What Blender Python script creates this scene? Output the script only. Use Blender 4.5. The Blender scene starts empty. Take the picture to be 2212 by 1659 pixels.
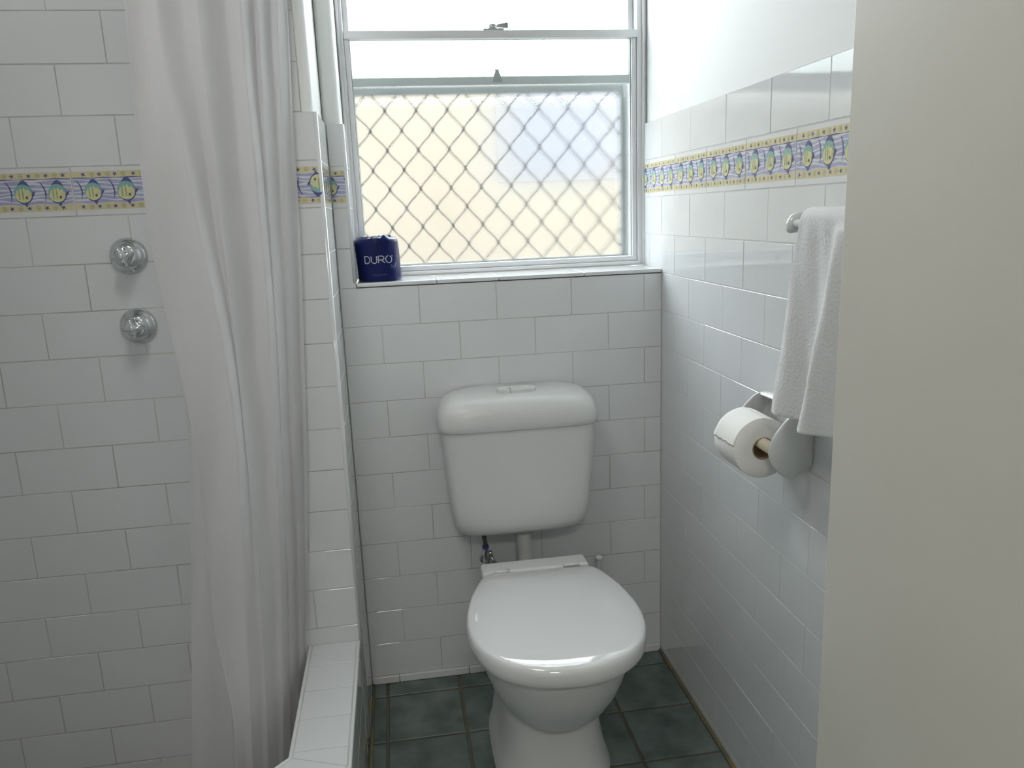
import bpy, bmesh, math, random
from mathutils import Matrix, Vector
random.seed(7)
R = math.radians
scn = bpy.context.scene
COL = scn.collection

# ---------------------------------------------------------------- camera
CAM = Vector((-0.7165, -2.0418, 1.2978))
AX = ((0.98764359, -0.1521629, -0.03750443), (-0.06884286, -0.20626034, -0.9760724), (0.14078633, 0.96659357, -0.21418703))
FOC = 1692.5
cd = bpy.data.cameras.new('camera'); cam = bpy.data.objects.new('camera', cd); COL.objects.link(cam)
rx, dn, fw = (Vector(a) for a in AX)
cam.matrix_world = Matrix(((rx.x, -dn.x, -fw.x, CAM.x), (rx.y, -dn.y, -fw.y, CAM.y), (rx.z, -dn.z, -fw.z, CAM.z), (0, 0, 0, 1)))
cd.sensor_width = 36; cd.lens = FOC / 2212 * 36; cd.clip_start = 0.02; cd.clip_end = 200
scn.camera = cam


def hit(px, py, ax, v):
    "world point where the sight line through a pixel of the photo meets the plane axis = v (used for measuring only)"
    d = rx * ((px - 1106) / FOC) + dn * ((py - 829.5) / FOC) + fw
    return CAM + d * ((v - CAM[ax]) / d[ax])


# ---------------------------------------------------------------- light and exposure
w = bpy.data.worlds.new('sky'); scn.world = w; w.use_nodes = True
nt = w.node_tree; bg = nt.nodes['Background']
bg.inputs[0].default_value = (0.93, 0.96, 1.0, 1); bg.inputs[1].default_value = 10.0
sun = bpy.data.lights.new('sun', 'SUN'); sun.energy = 1.5; sun.angle = R(3); sun.color = (1, .95, .86)
so = bpy.data.objects.new('sun', sun); COL.objects.link(so); so.rotation_euler = (R(50), 0, R(-25))
pl = bpy.data.lights.new('window_portal', 'AREA'); pl.shape = 'RECTANGLE'; pl.size = .8; pl.size_y = 1.0; pl.cycles.is_portal = True
po = bpy.data.objects.new('window_portal', pl); COL.objects.link(po); po.location = (-.4, .28, 1.64); po.rotation_euler = (R(-90), 0, 0)
hl = bpy.data.lights.new('hall_fill', 'AREA'); hl.shape = 'DISK'; hl.size = .5; hl.energy = 14; hl.color = (1, .97, .9)  # added fill from the hall, out of view, to brighten the room
ho = bpy.data.objects.new('hall_fill', hl); COL.objects.link(ho); ho.location = (-.8, -3.2, 2.36)
bl = bpy.data.lights.new('bathroom_fill', 'AREA'); bl.shape = 'DISK'; bl.size = .44; bl.energy = 4.7; bl.color = (1, .985, .955)  # added fill above the shower side, no such source known
bo = bpy.data.objects.new('bathroom_fill', bl); COL.objects.link(bo); bo.location = (-1.0, -1.15, 2.368)
scn.view_settings.view_transform = 'Standard'; scn.view_settings.look = 'None'
scn.view_settings.exposure = 0.42; scn.view_settings.gamma = 1.0; scn.view_settings.use_curve_mapping = False


# ---------------------------------------------------------------- materials
def mat(name, col, rough=.5, metal=0, spec=.5, noise=None, bump=None, coat=0, trans=0, wave=None, sub=0):
    m = bpy.data.materials.new(name); m.use_nodes = True; n = m.node_tree.nodes; l = m.node_tree.links
    b = n['Principled BSDF']; b.inputs['Base Color'].default_value = (*col, 1)
    b.inputs['Roughness'].default_value = rough; b.inputs['Metallic'].default_value = metal
    b.inputs['Specular IOR Level'].default_value = spec; b.inputs['Coat Weight'].default_value = coat
    tc = n.new('ShaderNodeTexCoord')
    if noise:
        sc, c2, lo, hi = noise
        t = n.new('ShaderNodeTexNoise'); t.inputs['Scale'].default_value = sc; t.inputs['Detail'].default_value = 6
        r = n.new('ShaderNodeValToRGB'); r.color_ramp.elements[0].position = lo; r.color_ramp.elements[1].position = hi
        r.color_ramp.elements[0].color = (*col, 1); r.color_ramp.elements[1].color = (*c2, 1)
        l.new(tc.outputs['Object'], t.inputs[0]); l.new(t.outputs['Fac'], r.inputs[0]); l.new(r.outputs[0], b.inputs['Base Color'])
    if bump:
        sc, st, dist = bump
        t = n.new('ShaderNodeTexNoise'); t.inputs['Scale'].default_value = sc; t.inputs['Detail'].default_value = 3
        bp = n.new('ShaderNodeBump'); bp.inputs['Strength'].default_value = st; bp.inputs['Distance'].default_value = dist
        l.new(tc.outputs['Object'], t.inputs[0]); l.new(t.outputs['Fac'], bp.inputs['Height']); l.new(bp.outputs[0], b.inputs['Normal'])
    return m


TILE = mat('white_glazed_tile', (.70, .715, .73),   .045, spec=.7, noise=(1.5, (.73, .745, .75), .3, .7), bump=(9, .14, .0010))
GROUT = mat('grey_grout', (.60, .59, .565), .9, noise=(6, (.42, .41, .38), .35, .7))
GROUTR = mat('pale_grout', (.60, .60, .60), .9)
PAINT = mat('white_wall_paint', (.85, .86, .85), .6, bump=(60, .1, .001))
CEIL = mat('ceiling_paint', (.82, .82, .80), .8)
DOORM = mat('cream_door_paint', (.66, .64, .57), .38, noise=(2.2, (.62, .595, .52), .35, .75), bump=(180, .08, .0004))
ALU = mat('grey_aluminium', (.70, .71, .72), .4, .25)
GRFR = mat('grille_frame_metal', (.25, .265, .26), .7)
GRILL = mat('shade_darkened_grille_metal', (.085, .085, .09), .8)  # darkened to stand in for shade from eaves that are not built
ALUD = mat('dull_aluminium', (.46, .49, .49), .5, .2)
CERAM = mat('white_vitreous_china', (.68, .685, .68), .3)
PLAST = mat('white_gloss_plastic', (.74, .745, .745), .03, spec=.95)
PLAST2 = mat('white_satin_plastic', (.60, .60, .58), .3)
CHROME = mat('chrome', (.62, .64, .65), .09, 1.0)
BRAID = mat('dark_braided_steel', (.13, .13, .12), .5, .6, bump=(500, .8, .001))
BLUEP = mat('blue_band', (.03, .06, .30), .4)
FLOORT = mat('green_slate_tile', (.060, .095, .082), .40, noise=(13, (.155, .19, .178), .34, .66), bump=(22, .5, .002))
FGROUT = mat('tan_floor_grout', (.16, .13, .085), .9, noise=(9, (.09, .10, .075), .35, .65))
YSEAL = mat('yellowed_sealant', (.30, .23, .08), .6, noise=(14, (.16, .17, .12), .4, .6))
SHFL = mat('shower_base', (.5, .5, .49), .3)
PAPER = mat('tissue_paper', (.83, .82, .79), .95, bump=(220, .35, .0006))
CARD = mat('cardboard_core', (.42, .31, .18), .9)
ROD = mat('cream_roller', (.70, .64, .47), .4)
TOWEL = mat('white_terry_cloth', (.80, .80, .80), 1.0, bump=(900, .8, .0012))
NAVY = mat('dark_blue_plastic_wrap', (.002, .006, .062), .3, spec=.25, noise=(8, (.003, .010, .09), .3, .7), bump=(35, .5, .003))
WPRINT = mat('pale_grey_print', (.50, .52, .60), .5)
SPRINT = mat('blue_grey_print', (.16, .20, .36), .5)
YEL = mat('yellow_glaze', (.66, .62, .36), .1, noise=(60, (.68, .58, .38), .35, .7))
BLU = mat('periwinkle_glaze', (.36, .37, .56), .1, noise=(45, (.43, .44, .62), .3, .7))
LBL = mat('pale_blue_glaze', (.66, .68, .74), .1)
TEAL = mat('teal_glaze', (.24, .46, .46), .1)
INK = mat('navy_glaze', (.10, .11, .27), .1)
FYEL = mat('lemon_glaze', (.68, .67, .33), .1)
FGRN = mat('sage_glaze', (.30, .40, .30), .1)
SWIRL = mat('olive_glaze', (.42, .40, .22), .1)
NWALL = mat('darkened_cream_render', (.108, .091, .068), .9, noise=(1.4, (.125, .111, .091), .3, .7))  # cream darkened in the colour, in place of shade under the strong sky
NBLUE = mat('darkened_pale_blue', (.068, .069, .080), .5)  # bluish panel on the house wall, colour darkened along with the wall
PAVE = mat('concrete_paving', (.45, .43, .40), .9)
LEAF = mat('grey_green_leaf', (.10, .11, .10), .7)
BARK = mat('pale_bark', (.35, .31, .27), .9)


def glassmat():
    m = bpy.data.materials.new('obscure_glass'); m.use_nodes = True; n = m.node_tree.nodes; l = m.node_tree.links
    n.remove(n['Principled BSDF']); out = n['Material Output']
    rf = n.new('ShaderNodeBsdfRefraction'); rf.inputs['Roughness'].default_value = .09; rf.inputs['IOR'].default_value = 1.33
    rf.inputs['Color'].default_value = (.93, .96, .955, 1)
    tr = n.new('ShaderNodeBsdfTransparent'); tr.inputs[0].default_value = (.93, .96, .955, 1)
    gl = n.new('ShaderNodeBsdfGlossy'); gl.inputs['Roughness'].default_value = .12
    m1 = n.new('ShaderNodeMixShader'); m1.inputs[0].default_value = .55
    l.new(tr.outputs[0], m1.inputs[1]); l.new(rf.outputs[0], m1.inputs[2])
    m2 = n.new('ShaderNodeMixShader'); m2.inputs[0].default_value = .04
    l.new(m1.outputs[0], m2.inputs[1]); l.new(gl.outputs[0], m2.inputs[2]); l.new(m2.outputs[0], out.inputs[0])
    tc = n.new('ShaderNodeTexCoord'); t = n.new('ShaderNodeTexVoronoi'); t.inputs['Scale'].default_value = 420
    bp = n.new('ShaderNodeBump'); bp.inputs['Strength'].default_value = .5; bp.inputs['Distance'].default_value = .0006
    l.new(tc.outputs['Object'], t.inputs[0]); l.new(t.outputs['Distance'], bp.inputs['Height']); l.new(bp.outputs[0], rf.inputs['Normal'])
    return m


def curtainmat():
    m = bpy.data.materials.new('sheer_white_cloth'); m.use_nodes = True; n = m.node_tree.nodes; l = m.node_tree.links
    n.remove(n['Principled BSDF']); out = n['Material Output']
    d = n.new('ShaderNodeBsdfDiffuse'); d.inputs[0].default_value = (.86, .85, .86, 1)
    t = n.new('ShaderNodeBsdfTranslucent'); t.inputs[0].default_value = (.90, .88, .885, 1)
    tr = n.new('ShaderNodeBsdfTransparent')
    a = n.new('ShaderNodeMixShader'); a.inputs[0].default_value = .5; l.new(d.outputs[0], a.inputs[1]); l.new(t.outputs[0], a.inputs[2])
    b = n.new('ShaderNodeMixShader'); b.inputs[0].default_value = .10; l.new(a.outputs[0], b.inputs[1]); l.new(tr.outputs[0], b.inputs[2])
    l.new(b.outputs[0], out.inputs[0]); return m


GLASS = glassmat(); CLOTH = curtainmat()


# ---------------------------------------------------------------- mesh helpers
class MB:
    def __init__(s): s.v = []; s.f = []; s.m = []; s.mats = []; s.sm = []

    def mi(s, m):
        if m not in s.mats: s.mats.append(m)
        return s.mats.index(m)

    def add(s, vs, fs, m, smooth=False):
        o = len(s.v); s.v += [tuple(v) for v in vs]; k = s.mi(m)
        for f in fs: s.f.append([i + o for i in f]); s.m.append(k); s.sm.append(smooth)

    def box(s, a, b, m):
        x0, y0, z0 = a; x1, y1, z1 = b
        vs = [(x0, y0, z0), (x1, y0, z0), (x1, y1, z0), (x0, y1, z0), (x0, y0, z1), (x1, y0, z1), (x1, y1, z1), (x0, y1, z1)]
        s.add(vs, [(0, 3, 2, 1), (4, 5, 6, 7), (0, 1, 5, 4), (1, 2, 6, 5), (2, 3, 7, 6), (3, 0, 4, 7)], m)

    def loft(s, rings, m, smooth=True, cap0=True, cap1=True, closed=True):
        n = len(rings[0]); vs = [p for r in rings for p in r]; fs = []
        for i in range(len(rings) - 1):
            for j in range(n if closed else n - 1):
                k = (j + 1) % n; fs.append((i * n + j, i * n + k, (i + 1) * n + k, (i + 1) * n + j))
        if cap0: fs.append(tuple(range(n))[::-1])
        if cap1: fs.append(tuple((len(rings) - 1) * n + j for j in range(n)))
        s.add(vs, fs, m, smooth)

    def tube(s, pts, r, m, n=12, smooth=True):
        pts = [Vector(p) for p in pts]; rings = []
        up = Vector((0, 0, 1))
        for i, p in enumerate(pts):
            d = (pts[min(i + 1, len(pts) - 1)] - pts[max(i - 1, 0)]).normalized()
            a = d.cross(up) if abs(d.dot(up)) < .95 else d.cross(Vector((1, 0, 0))); a.normalize(); b = d.cross(a)
            rr = r[i] if isinstance(r, (list, tuple)) else r
            rings.append([p + (a * math.cos(t) + b * math.sin(t)) * rr for t in [2 * math.pi * j / n for j in range(n)]])
        s.loft(rings, m, smooth)

    def build(s, name, parent=None, bevel=0, subd=0, fix=True, auto=None, loc=None):
        me = bpy.data.meshes.new(name)
        vs = s.v
        if loc is not None: vs = [(v[0] - loc[0], v[1] - loc[1], v[2] - loc[2]) for v in vs]
        me.from_pydata(vs, [], s.f)
        for m in s.mats: me.materials.append(m)
        me.polygons.foreach_set('material_index', s.m); me.polygons.foreach_set('use_smooth', s.sm)
        if fix:
            bm = bmesh.new(); bm.from_mesh(me); bmesh.ops.recalc_face_normals(bm, faces=bm.faces); bm.to_mesh(me); bm.free()
        if auto: me.set_sharp_from_angle(angle=R(auto))
        o = bpy.data.objects.new(name, me); COL.objects.link(o)
        if loc is not None: o.location = loc
        if parent: o.parent = parent
        if bevel:
            b = o.modifiers.new('b', 'BEVEL'); b.width = bevel; b.segments = 3; b.limit_method = 'ANGLE'; b.angle_limit = R(40)
            me.polygons.foreach_set('use_smooth', [True] * len(me.polygons)); me.set_sharp_from_angle(angle=R(50)) if False else None
            b.harden_normals = True
        if subd:
            b = o.modifiers.new('s', 'SUBSURF'); b.levels = subd; b.render_levels = subd
        return o


def empty(name, loc, label, cat, group=None):
    o = bpy.data.objects.new(name, None); COL.objects.link(o); o.location = loc; o.empty_display_size = .05
    o['label'] = label; o['category'] = cat
    if group: o['group'] = group
    return o


def tag(o, label, cat, group=None):
    o['label'] = label; o['category'] = cat
    if group: o['group'] = group


def adopt(parent, *objs):
    "children keep their world position under a parent that stands elsewhere"
    for o in objs:
        o.parent = parent; o.matrix_parent_inverse = Matrix.Translation(-parent.location)


def structure(o, label=None, cat=None):
    o['kind'] = 'structure'
    if label: o['label'] = label
    if cat: o['category'] = cat
    return o


def sq(cx, cy, hx, hy, z, e=2.0, n=48, yb=None):
    "superellipse ring in plan; yb flattens it against a back plane"
    out = []
    for j in range(n):
        t = 2 * math.pi * j / n; c, s_ = math.cos(t), math.sin(t)
        x = cx + hx * math.copysign(abs(c) ** (2 / e), c); y = cy + hy * math.copysign(abs(s_) ** (2 / e), s_)
        if yb is not None: y = min(y, yb)
        out.append((x, y, z))
    return out


# ---------------------------------------------------------------- wall planes: (u, v, d) -> world, d = distance out from the wall face
def F_back(u, v, d): return (u, -d, v)
def F_shower(u, v, d): return (u, -.2425 - d, v)
def F_right(u, v, d): return (-d, -u, v)            # u grows towards the doorway
def F_return(u, v, d): return (-.853 + d, u, v)      # side face of the pier
def F_reveal(u, v, d): return (-.81 + d, u, v)
def F_left(u, v, d): return (-1.75 + d, u, v)
def F_front(u, v, d): return (-u, -1.93 + d, v)


ROWH = .1001
def rowz(k): return 1.123 - k * ROWH


def tile(mb, F, u0, u1, v0, v1, g=.0010, b=.0007, m=None, t=.008):
    u0 += g; u1 -= g; v0 += g; v1 -= g
    if u1 - u0 < .003 or v1 - v0 < .003: return
    tilt = [random.uniform(-.00016, .00016) for _ in range(3)]
    def d(u, v): return tilt[0] + tilt[1] * (u - u0) / .2 + tilt[2] * (v - v0) / .1
    ring = [(u0, v0), (u1, v0), (u1, v1), (u0, v1)]; rin = [(u0 + b, v0 + b), (u1 - b, v0 + b), (u1 - b, v1 - b), (u0 + b, v1 - b)]
    vs = [F(u, v, -t + .0002) for u, v in ring] + [F(u, v, -b + d(u, v)) for u, v in ring] + [F(u, v, d(u, v)) for u, v in rin]
    fs = [(0, 1, 5, 4), (1, 2, 6, 5), (2, 3, 7, 6), (3, 0, 4, 7), (4, 5, 9, 8), (5, 6, 10, 9), (6, 7, 11, 10), (7, 4, 8, 11), (8, 9, 10, 11)]
    mb.add(vs, fs, m or TILE)


def clip(poly, lo, hi):
    for sgn, lim in ((1, lo), (-1, hi)):
        out = []
        for i in range(len(poly)):
            a, b = poly[i], poly[(i + 1) % len(poly)]
            ia, ib = sgn * (a[0] - lim) >= 0, sgn * (b[0] - lim) >= 0
            if ia: out.append(a)
            if ia != ib:
                t = (lim - a[0]) / (b[0] - a[0]); out.append((lim, a[1] + t * (b[1] - a[1])))
        poly = out
        if len(poly) < 3: return []
    return poly


def deco(mb, F, u0, u1, full0, v0, v1, flip=False, seed=0):
    "a glazed border tile: yellow bands with stars and swirls, blue waves, three fish; cut to u0..u1"
    tile(mb, F, u0, u1, v0, v1)
    rd = random.Random(seed); W, H = .2015, v1 - v0; eps = .0022
    def put(poly, m, layer):
        p = [((W - x, H - y) if flip else (x, y)) for x, y in poly]
        p = [(full0 + x, v0 + y) for x, y in p]; p = clip(p, u0 + eps, u1 - eps)
        if p: mb.add([F(u, v, .00035 + layer * .00012) for u, v in p], [tuple(range(len(p)))], m)
    def el(cx, cy, a, b, n=20, t0=0, t1=2 * math.pi): return [(cx + a * math.cos(t0 + (t1 - t0) * i / n), cy + b * math.sin(t0 + (t1 - t0) * i / n)) for i in range(n if t1 - t0 > 6.2 else n + 1)]
    def strip(f, g, m, layer, x0=.002, x1=.1995, n=26):
        for i in range(n):
            a = x0 + (x1 - x0) * i / n; b = x0 + (x1 - x0) * (i + 1) / n
            put([(a, f(a)), (b, f(b)), (b, g(b)), (a, g(a))], m, layer)
    yb0, yb1, yt0, yt1 = .0125, .0255, .0775, .0905
    wv = lambda x: .0013 * math.sin(x * 95 + 1)
    strip(lambda x: yb0, lambda x: yb1 + wv(x), YEL, 0); strip(lambda x: yt0, lambda x: yt1, YEL, 0)
    strip(lambda x: yb1 + wv(x), lambda x: yt0, BLU, 0)
    for i in range(6):
        y = yb1 + .0062 + i * .0082; ph = rd.uniform(0, 6); k = 80 + 14 * rd.random()
        f = lambda x, y=y, ph=ph, k=k: y + .0019 * math.sin(x * k + ph)
        g = lambda x, y=y, ph=ph, k=k: y + .0019 * math.sin(x * k + ph) + .0034 + .0012 * math.sin(x * 61 + ph * 2)
        strip(f, g, LBL, 1)
    strip(lambda x: yt0 - .0012, lambda x: yt0 + .0002 + .0006 * math.sin(x * 120), INK, 2)
    strip(lambda x: yb1 + wv(x) - .0004, lambda x: yb1 + wv(x) + .0009, LBL, 2)
    for bx, (a, b) in enumerate(((yb0, yb1), (yt0, yt1))):
        for i in range(6):
            cx = .014 + i * .033 + (.008 if bx else 0) + rd.uniform(-.002, .002); cy = (a + b) / 2; r0 = rd.uniform(0, 6)
            st = []
            for k in range(10):
                r = .0056 if k % 2 == 0 else .0018; t = r0 + k * math.pi / 5; st.append((cx + r * math.cos(t) * 1.1, cy + r * math.sin(t)))
            put(st, INK, 2)
            cx += .0165
            if cx < .195:
                put(el(cx, cy, .0052, .0047), SWIRL, 1); put(el(cx, cy, .0039, .0035), YEL, 2); put(el(cx + .0005, cy, .0022, .002, 10), FGRN, 3)
    for i in range(3):
        cx = .040 + i * .0655; cy = .050 + rd.uniform(-.0015, .0015); k = rd.uniform(1.02, 1.12)
        P = lambda pts: [(cx + x * k * .001, cy + y * k * .001) for x, y in pts]
        put(P([(-32, 23), (-29, 19), (-25, 11), (-23, 2), (-23, -8), (-25, -17), (-27, -22), (-23.5, -14), (-20.5, -5), (-20.5, 4), (-23, 12), (-27, 19)]), INK, 3)
        put(P(el(0, -1, 16.8, 19)), INK, 3); put(P(el(-.6, .2, 16.2, 18)), TEAL, 4)
        put(P(el(-.8, -5, 14.6, 12.2, 20)), FYEL, 5)
        for q, (x, h) in enumerate(((-10.5, 7), (-5, 10), (1.5, 11), (8.5, 8))): put(P([(x - 1.8, -4), (x + 2, -4), (x + 1.6, h - 2), (x, h), (x - 1.5, h - 2)]), FYEL, 6)
        for x in (-8, -1.6): put(P([(x - .9, -11), (x + 1.0, -12), (x + 1.3, 2), (x + .5, 8), (x - .6, 7), (x - 1.1, 1)]), FGRN, 7)
        put(P([(5, -4), (11, 4), (15, 0), (12, -7)]), YEL, 8)
        put(P([(-9, 14.8), (-5, 20), (-1, 24), (4, 24.5), (9, 19), (13, 13), (3, 17.2), (-4, 17.2)]), INK, 9)
        put(P([(14.5, -3), (18, 2), (21.5, 4), (20, -1), (15.5, -7)]), INK, 10)
        put(P([(-1, -19.5), (3, -26), (6, -19)]), INK, 11)
        put(P(el(5, -8, 2.0, 2.7, 10)), INK, 12)


def grout_plate(mb, F, u0, u1, v0, v1, m=GROUT):
    t = .0076; c = [(u0, v0), (u1, v0), (u1, v1), (u0, v1)]
    vs = [F(u, v, -.0079) for u, v in c] + [F(u, v, -.0005) for u, v in c]
    mb.add(vs, [(0, 1, 2, 3), (4, 5, 6, 7), (0, 1, 5, 4), (1, 2, 6, 5), (2, 3, 7, 6), (3, 0, 4, 7)], m)


def tiled(mb, mbd, F, ulo, uhi, phase_even, phase_odd, k0, k1, zmin=0., zmax=9, flipdeco=(), dseed=0, skip=None):
    "rows k0..k1-1 of half-bond tiles between ulo and uhi; row -3 is the fish border"
    for k in range(k0, k1):
        v1 = min(rowz(k), zmax); v0 = max(rowz(k + 1), zmin)
        ph = phase_even if k % 2 == 0 else phase_odd
        n = math.floor((ulo - ph) / .2015)
        while ph + n * .2015 < uhi - .002:
            a = ph + n * .2015; b = a + .2015; lo, hi = max(a, ulo), min(b, uhi); n += 1
            if hi - lo < .004: continue
            if skip and skip(k, lo, hi): continue
            if k == -3: deco(mbd, F, lo, hi, a, v0, v1, flip=(round(a, 2) in flipdeco), seed=dseed + n)
            else: tile(mb, F, lo, hi, v0, v1)


ZT = rowz(-4)      # top of the dado
CH = 2.45
# ---------------------------------------------------------------- room shell
# back wall of the toilet recess, with the window opening
m = MB()
m.box((-.861, .008, 0), (0.008, .20, 1.1225), PAINT)
m.box((-.861, .008, 1.1225), (-.818, .20, CH), PAINT)
m.box((-.818, .008, 2.16), (0.008, .20, CH), PAINT)
wb = structure(m.build('wall_back', bevel=.012), 'white recess wall below and around the window behind the toilet', 'wall')
t, d = MB(), MB()
grout_plate(t, F_back, -.8525, -.0005, .0, 1.1225); grout_plate(t, F_back, -.8525, -.8105, 1.1225, ZT - .0005)
tiled(t, d, F_back, -.8525, -.0005, -.0490, -.1498, 0, 11)
tiled(t, d, F_back, -.8525, -.8105, -.0490, -.1498 + .062, -4, 0, dseed=3)
t.build('wall_tiles', wb); d.build('border_tiles', wb, fix=False)
# cut strip along the floor
m = MB(); x = -.853
for x1 in (-.776, -.576, -.376, -.176, -.001):
    m.box((x + .001, -.0065, .0), (x1 - .001, .002, .0205), TILE); x = x1
structure(m.build('baseboard_back', bevel=.0015), 'low strip of cut white tiles at the foot of the wall behind the toilet', 'baseboard')

# right wall
m = MB(); m.box((.008, -2.03, 0), (.20, .30, CH), PAINT)
wr = structure(m.build('wall_right'), 'white right wall with fish border above the toilet roll holder', 'wall')
t, d = MB(), MB()
grout_plate(t, F_right, -.1535, 1.93, .0, ZT - .0005, GROUTR)
tiled(t, d, F_right, -.1535, 1.93, -.0038, .0970, -4, 12, zmin=0.002, dseed=40)
t.build('wall_tiles', wr); d.build('border_tiles', wr, fix=False)

# pier between window recess and shower, and the tiled shower wall with it
m = MB(); m.box((-1.95, -.2345, 0), (-.861, .20, CH), PAINT)
ws = structure(m.build('wall_shower', bevel=.015), 'white tiled shower wall with fish border and the narrow pier beside the window recess', 'wall')
t, d = MB(), MB()
grout_plate(t, F_shower, -1.7495, -.8535, .0, ZT - .0005); grout_plate(t, F_shower, -1.7495, -.8855, ZT - .0005, 2.13)
tiled(t, d, F_shower, -1.7495, -.8535, -1.4626, -1.3619, -4, 12, zmin=0.002, flipdeco=(-.96,), dseed=9)
tiled(t, d, F_shower, -1.7495, -.8855, -1.4626, -1.3619, -10, -4, zmin=0.002)
t.build('wall_tiles', ws); d.build('border_tiles', ws, fix=False)
t, d = MB(), MB()
grout_plate(t, F_return, -.2420, -.0005, .0, ZT - .0005, GROUTR)
tiled(t, d, F_return, -.2420, -.0005, -.2425, -.2425, -4, 12, zmin=0.002, dseed=77)
t.build('wall_tiles', ws); d.build('border_tiles', ws, fix=False)
t = MB(); grout_plate(t, F_reveal, .0005, .1495, 1.136, ZT - .0005, GROUTR)
for k in range(-4, 0): tile(t, F_reveal, .0008, .1495, max(rowz(k + 1), 1.1365), rowz(k))
t.build('reveal_tiles', wb)
# rounded corner tile beads
m = MB(); m.tube([(-.8575, -.2380, .002), (-.8575, -.2380, ZT - .0006)], .0058, TILE, 14); m.build('corner_bead', ws)
m = MB(); m.box((-.8850, -.2414, ZT - .02), (-.8541, -.190, ZT - .0007), TILE); m.build('tile_ledge', ws)
m = MB(); m.box((-.840, .0012, ZT - .02), (-.8113, .040, ZT - .0007), TILE); m.build('tile_ledge', wb)
m = MB(); m.tube([(-.8145, .0045, 1.137), (-.8145, .0045, ZT - .0006)], .0058, TILE, 14); m.build('corner_bead', wb)

# shower side wall, front wall with doorway, ceiling
m = MB(); m.box((-1.95, -2.13, 0), (-1.758, -.2345, CH), PAINT)
wl = structure(m.build('wall_left'), 'white side wall of the shower', 'wall')
t, d = MB(), MB(); grout_plate(t, F_left, -1.9295, -.2430, 0, 2.13)
tiled(t, d, F_left, -1.9295, -.2430, -.2425, -.3433, -10, 12, zmin=.002, dseed=120)
t.build('wall_tiles', wl); d.build('border_tiles', wl, fix=False)
m = MB(); m.box((-1.95, -2.03, 0), (-.98, -1.93, CH), PAINT); m.box((-.98, -2.03, 2.06), (.20, -1.93, CH), PAINT); m.box((-.200, -2.03, 0), (.20, -1.93, 2.06), DOORM)
structure(m.build('wall_front'), 'white wall around the bathroom doorway', 'wall')
m = MB(); m.box((-1.95, -4.2, CH), (.9, .30, CH + .1), CEIL)
structure(m.build('ceiling'), 'flat white ceiling', 'ceiling')
# hall behind the doorway
m = MB(); m.box((-2.3, -4.3, 0), (-1.95, -2.03, CH), PAINT); structure(m.build('wall_hall_left'), 'plain hall wall beyond the doorway on the shower side', 'wall')
m = MB(); m.box((.6, -4.3, 0), (.9, -2.03, CH), PAINT); structure(m.build('wall_hall_right'), 'plain hall wall beyond the doorway on the door side', 'wall')
m = MB(); m.box((-1.95, -4.3, 0), (.6, -4.2, CH), PAINT); structure(m.build('wall_hall_back'), 'plain hall wall facing the doorway', 'wall')
m = MB(); m.box((.20, -2.13, 0), (.6, -2.03, CH), PAINT); structure(m.build('wall_hall_front'), 'short plain hall wall beside the doorway', 'wall')

# floor of green slate-look tiles
m = MB(); m.box((-1.95, -4.3, -.12), (.9, .30, -.004), FGROUT)
fl = structure(m.build('floor'), 'dark green floor tiles with stained tan grout around the toilet', 'floor')
m = MB()
def F_floor(u, v, d): return (u, v, d - .0)
xs = [-1.8225 + .2025 * i + .0 for i in range(10)]
ys = [-.07 - .1955 * i for i in range(-1, 22)]
for i in range(len(xs)):
    for j in range(len(ys) - 1):
        a, b = xs[i], min(xs[i] + .2025, -.004); v1, v0 = min(ys[j], -.002), ys[j + 1]
        if b - a > .01 and v1 - v0 > .01: tile(m, F_floor, a, b, v0, v1, g=.0035, b=.002, m=FLOORT, t=.004)
m.build('floor_tiles', fl)
m = MB(); m.tube([(-.003, -.002, .001), (-.003, -1.9, .001)], .006, YSEAL, 8); m.tube([(-.850, -.01, .001), (-.850, -.72, .001)], .005, YSEAL, 8)
m.build('sealant_bead', fl)
m = MB(); m.box((-1.75, -1.2, -.004), (-1.0, -.2425, .012), SHFL)
structure(m.build('trim_2', None), 'grey white shower base inside the kerb', 'shower base')

# shower kerb: runs out from the pier, then turns at 45 degrees
HZ = .279
def band(off, z0, z1, w0, w1, m_, mb, y0=-.2427):
    "prism following the kerb between offsets w0 (outer, toward the toilet) and w1"
    def path(o):     # o = distance from the outer face
        c = math.tan(R(22.5)); X = -.8585 - o
        ym = -.704 + o * c
        return [(X, y0), (X, ym), (X - .62, ym - .62)]
    A, B = path(w0), path(w1)
    vs = [(x, y, z0) for x, y in A] + [(x, y, z0) for x, y in B] + [(x, y, z1) for x, y in A] + [(x, y, z1) for x, y in B]
    fs = []
    for i in range(2):
        fs += [(i, i + 1, 7 + i, 6 + i), (3 + i, 4 + i, 10 + i, 9 + i), (6 + i, 7 + i, 10 + i, 9 + i), (i, i + 1, 4 + i, 3 + i)]
    fs += [(0, 3, 9, 6), (2, 5, 11, 8)]
    mb.add(vs, fs, m_)
m = MB(); band(0, 0, HZ - .001, .0008, .1222, GROUT, m)
kb = structure(m.build('trim_1'), 'raised white tiled shower kerb running out from the pier to an angled corner', 'shower kerb')
t = MB()
def F_top(u, v, d): return (u, v, HZ + d)
yy = [-.2430, -.335, -.4365, -.5385, -.640]
for a, b in zip(yy, yy[1:] + [None]):
    if b is not None: tile(t, F_top, -.9735, -.8665, b, a, t=.003)
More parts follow.
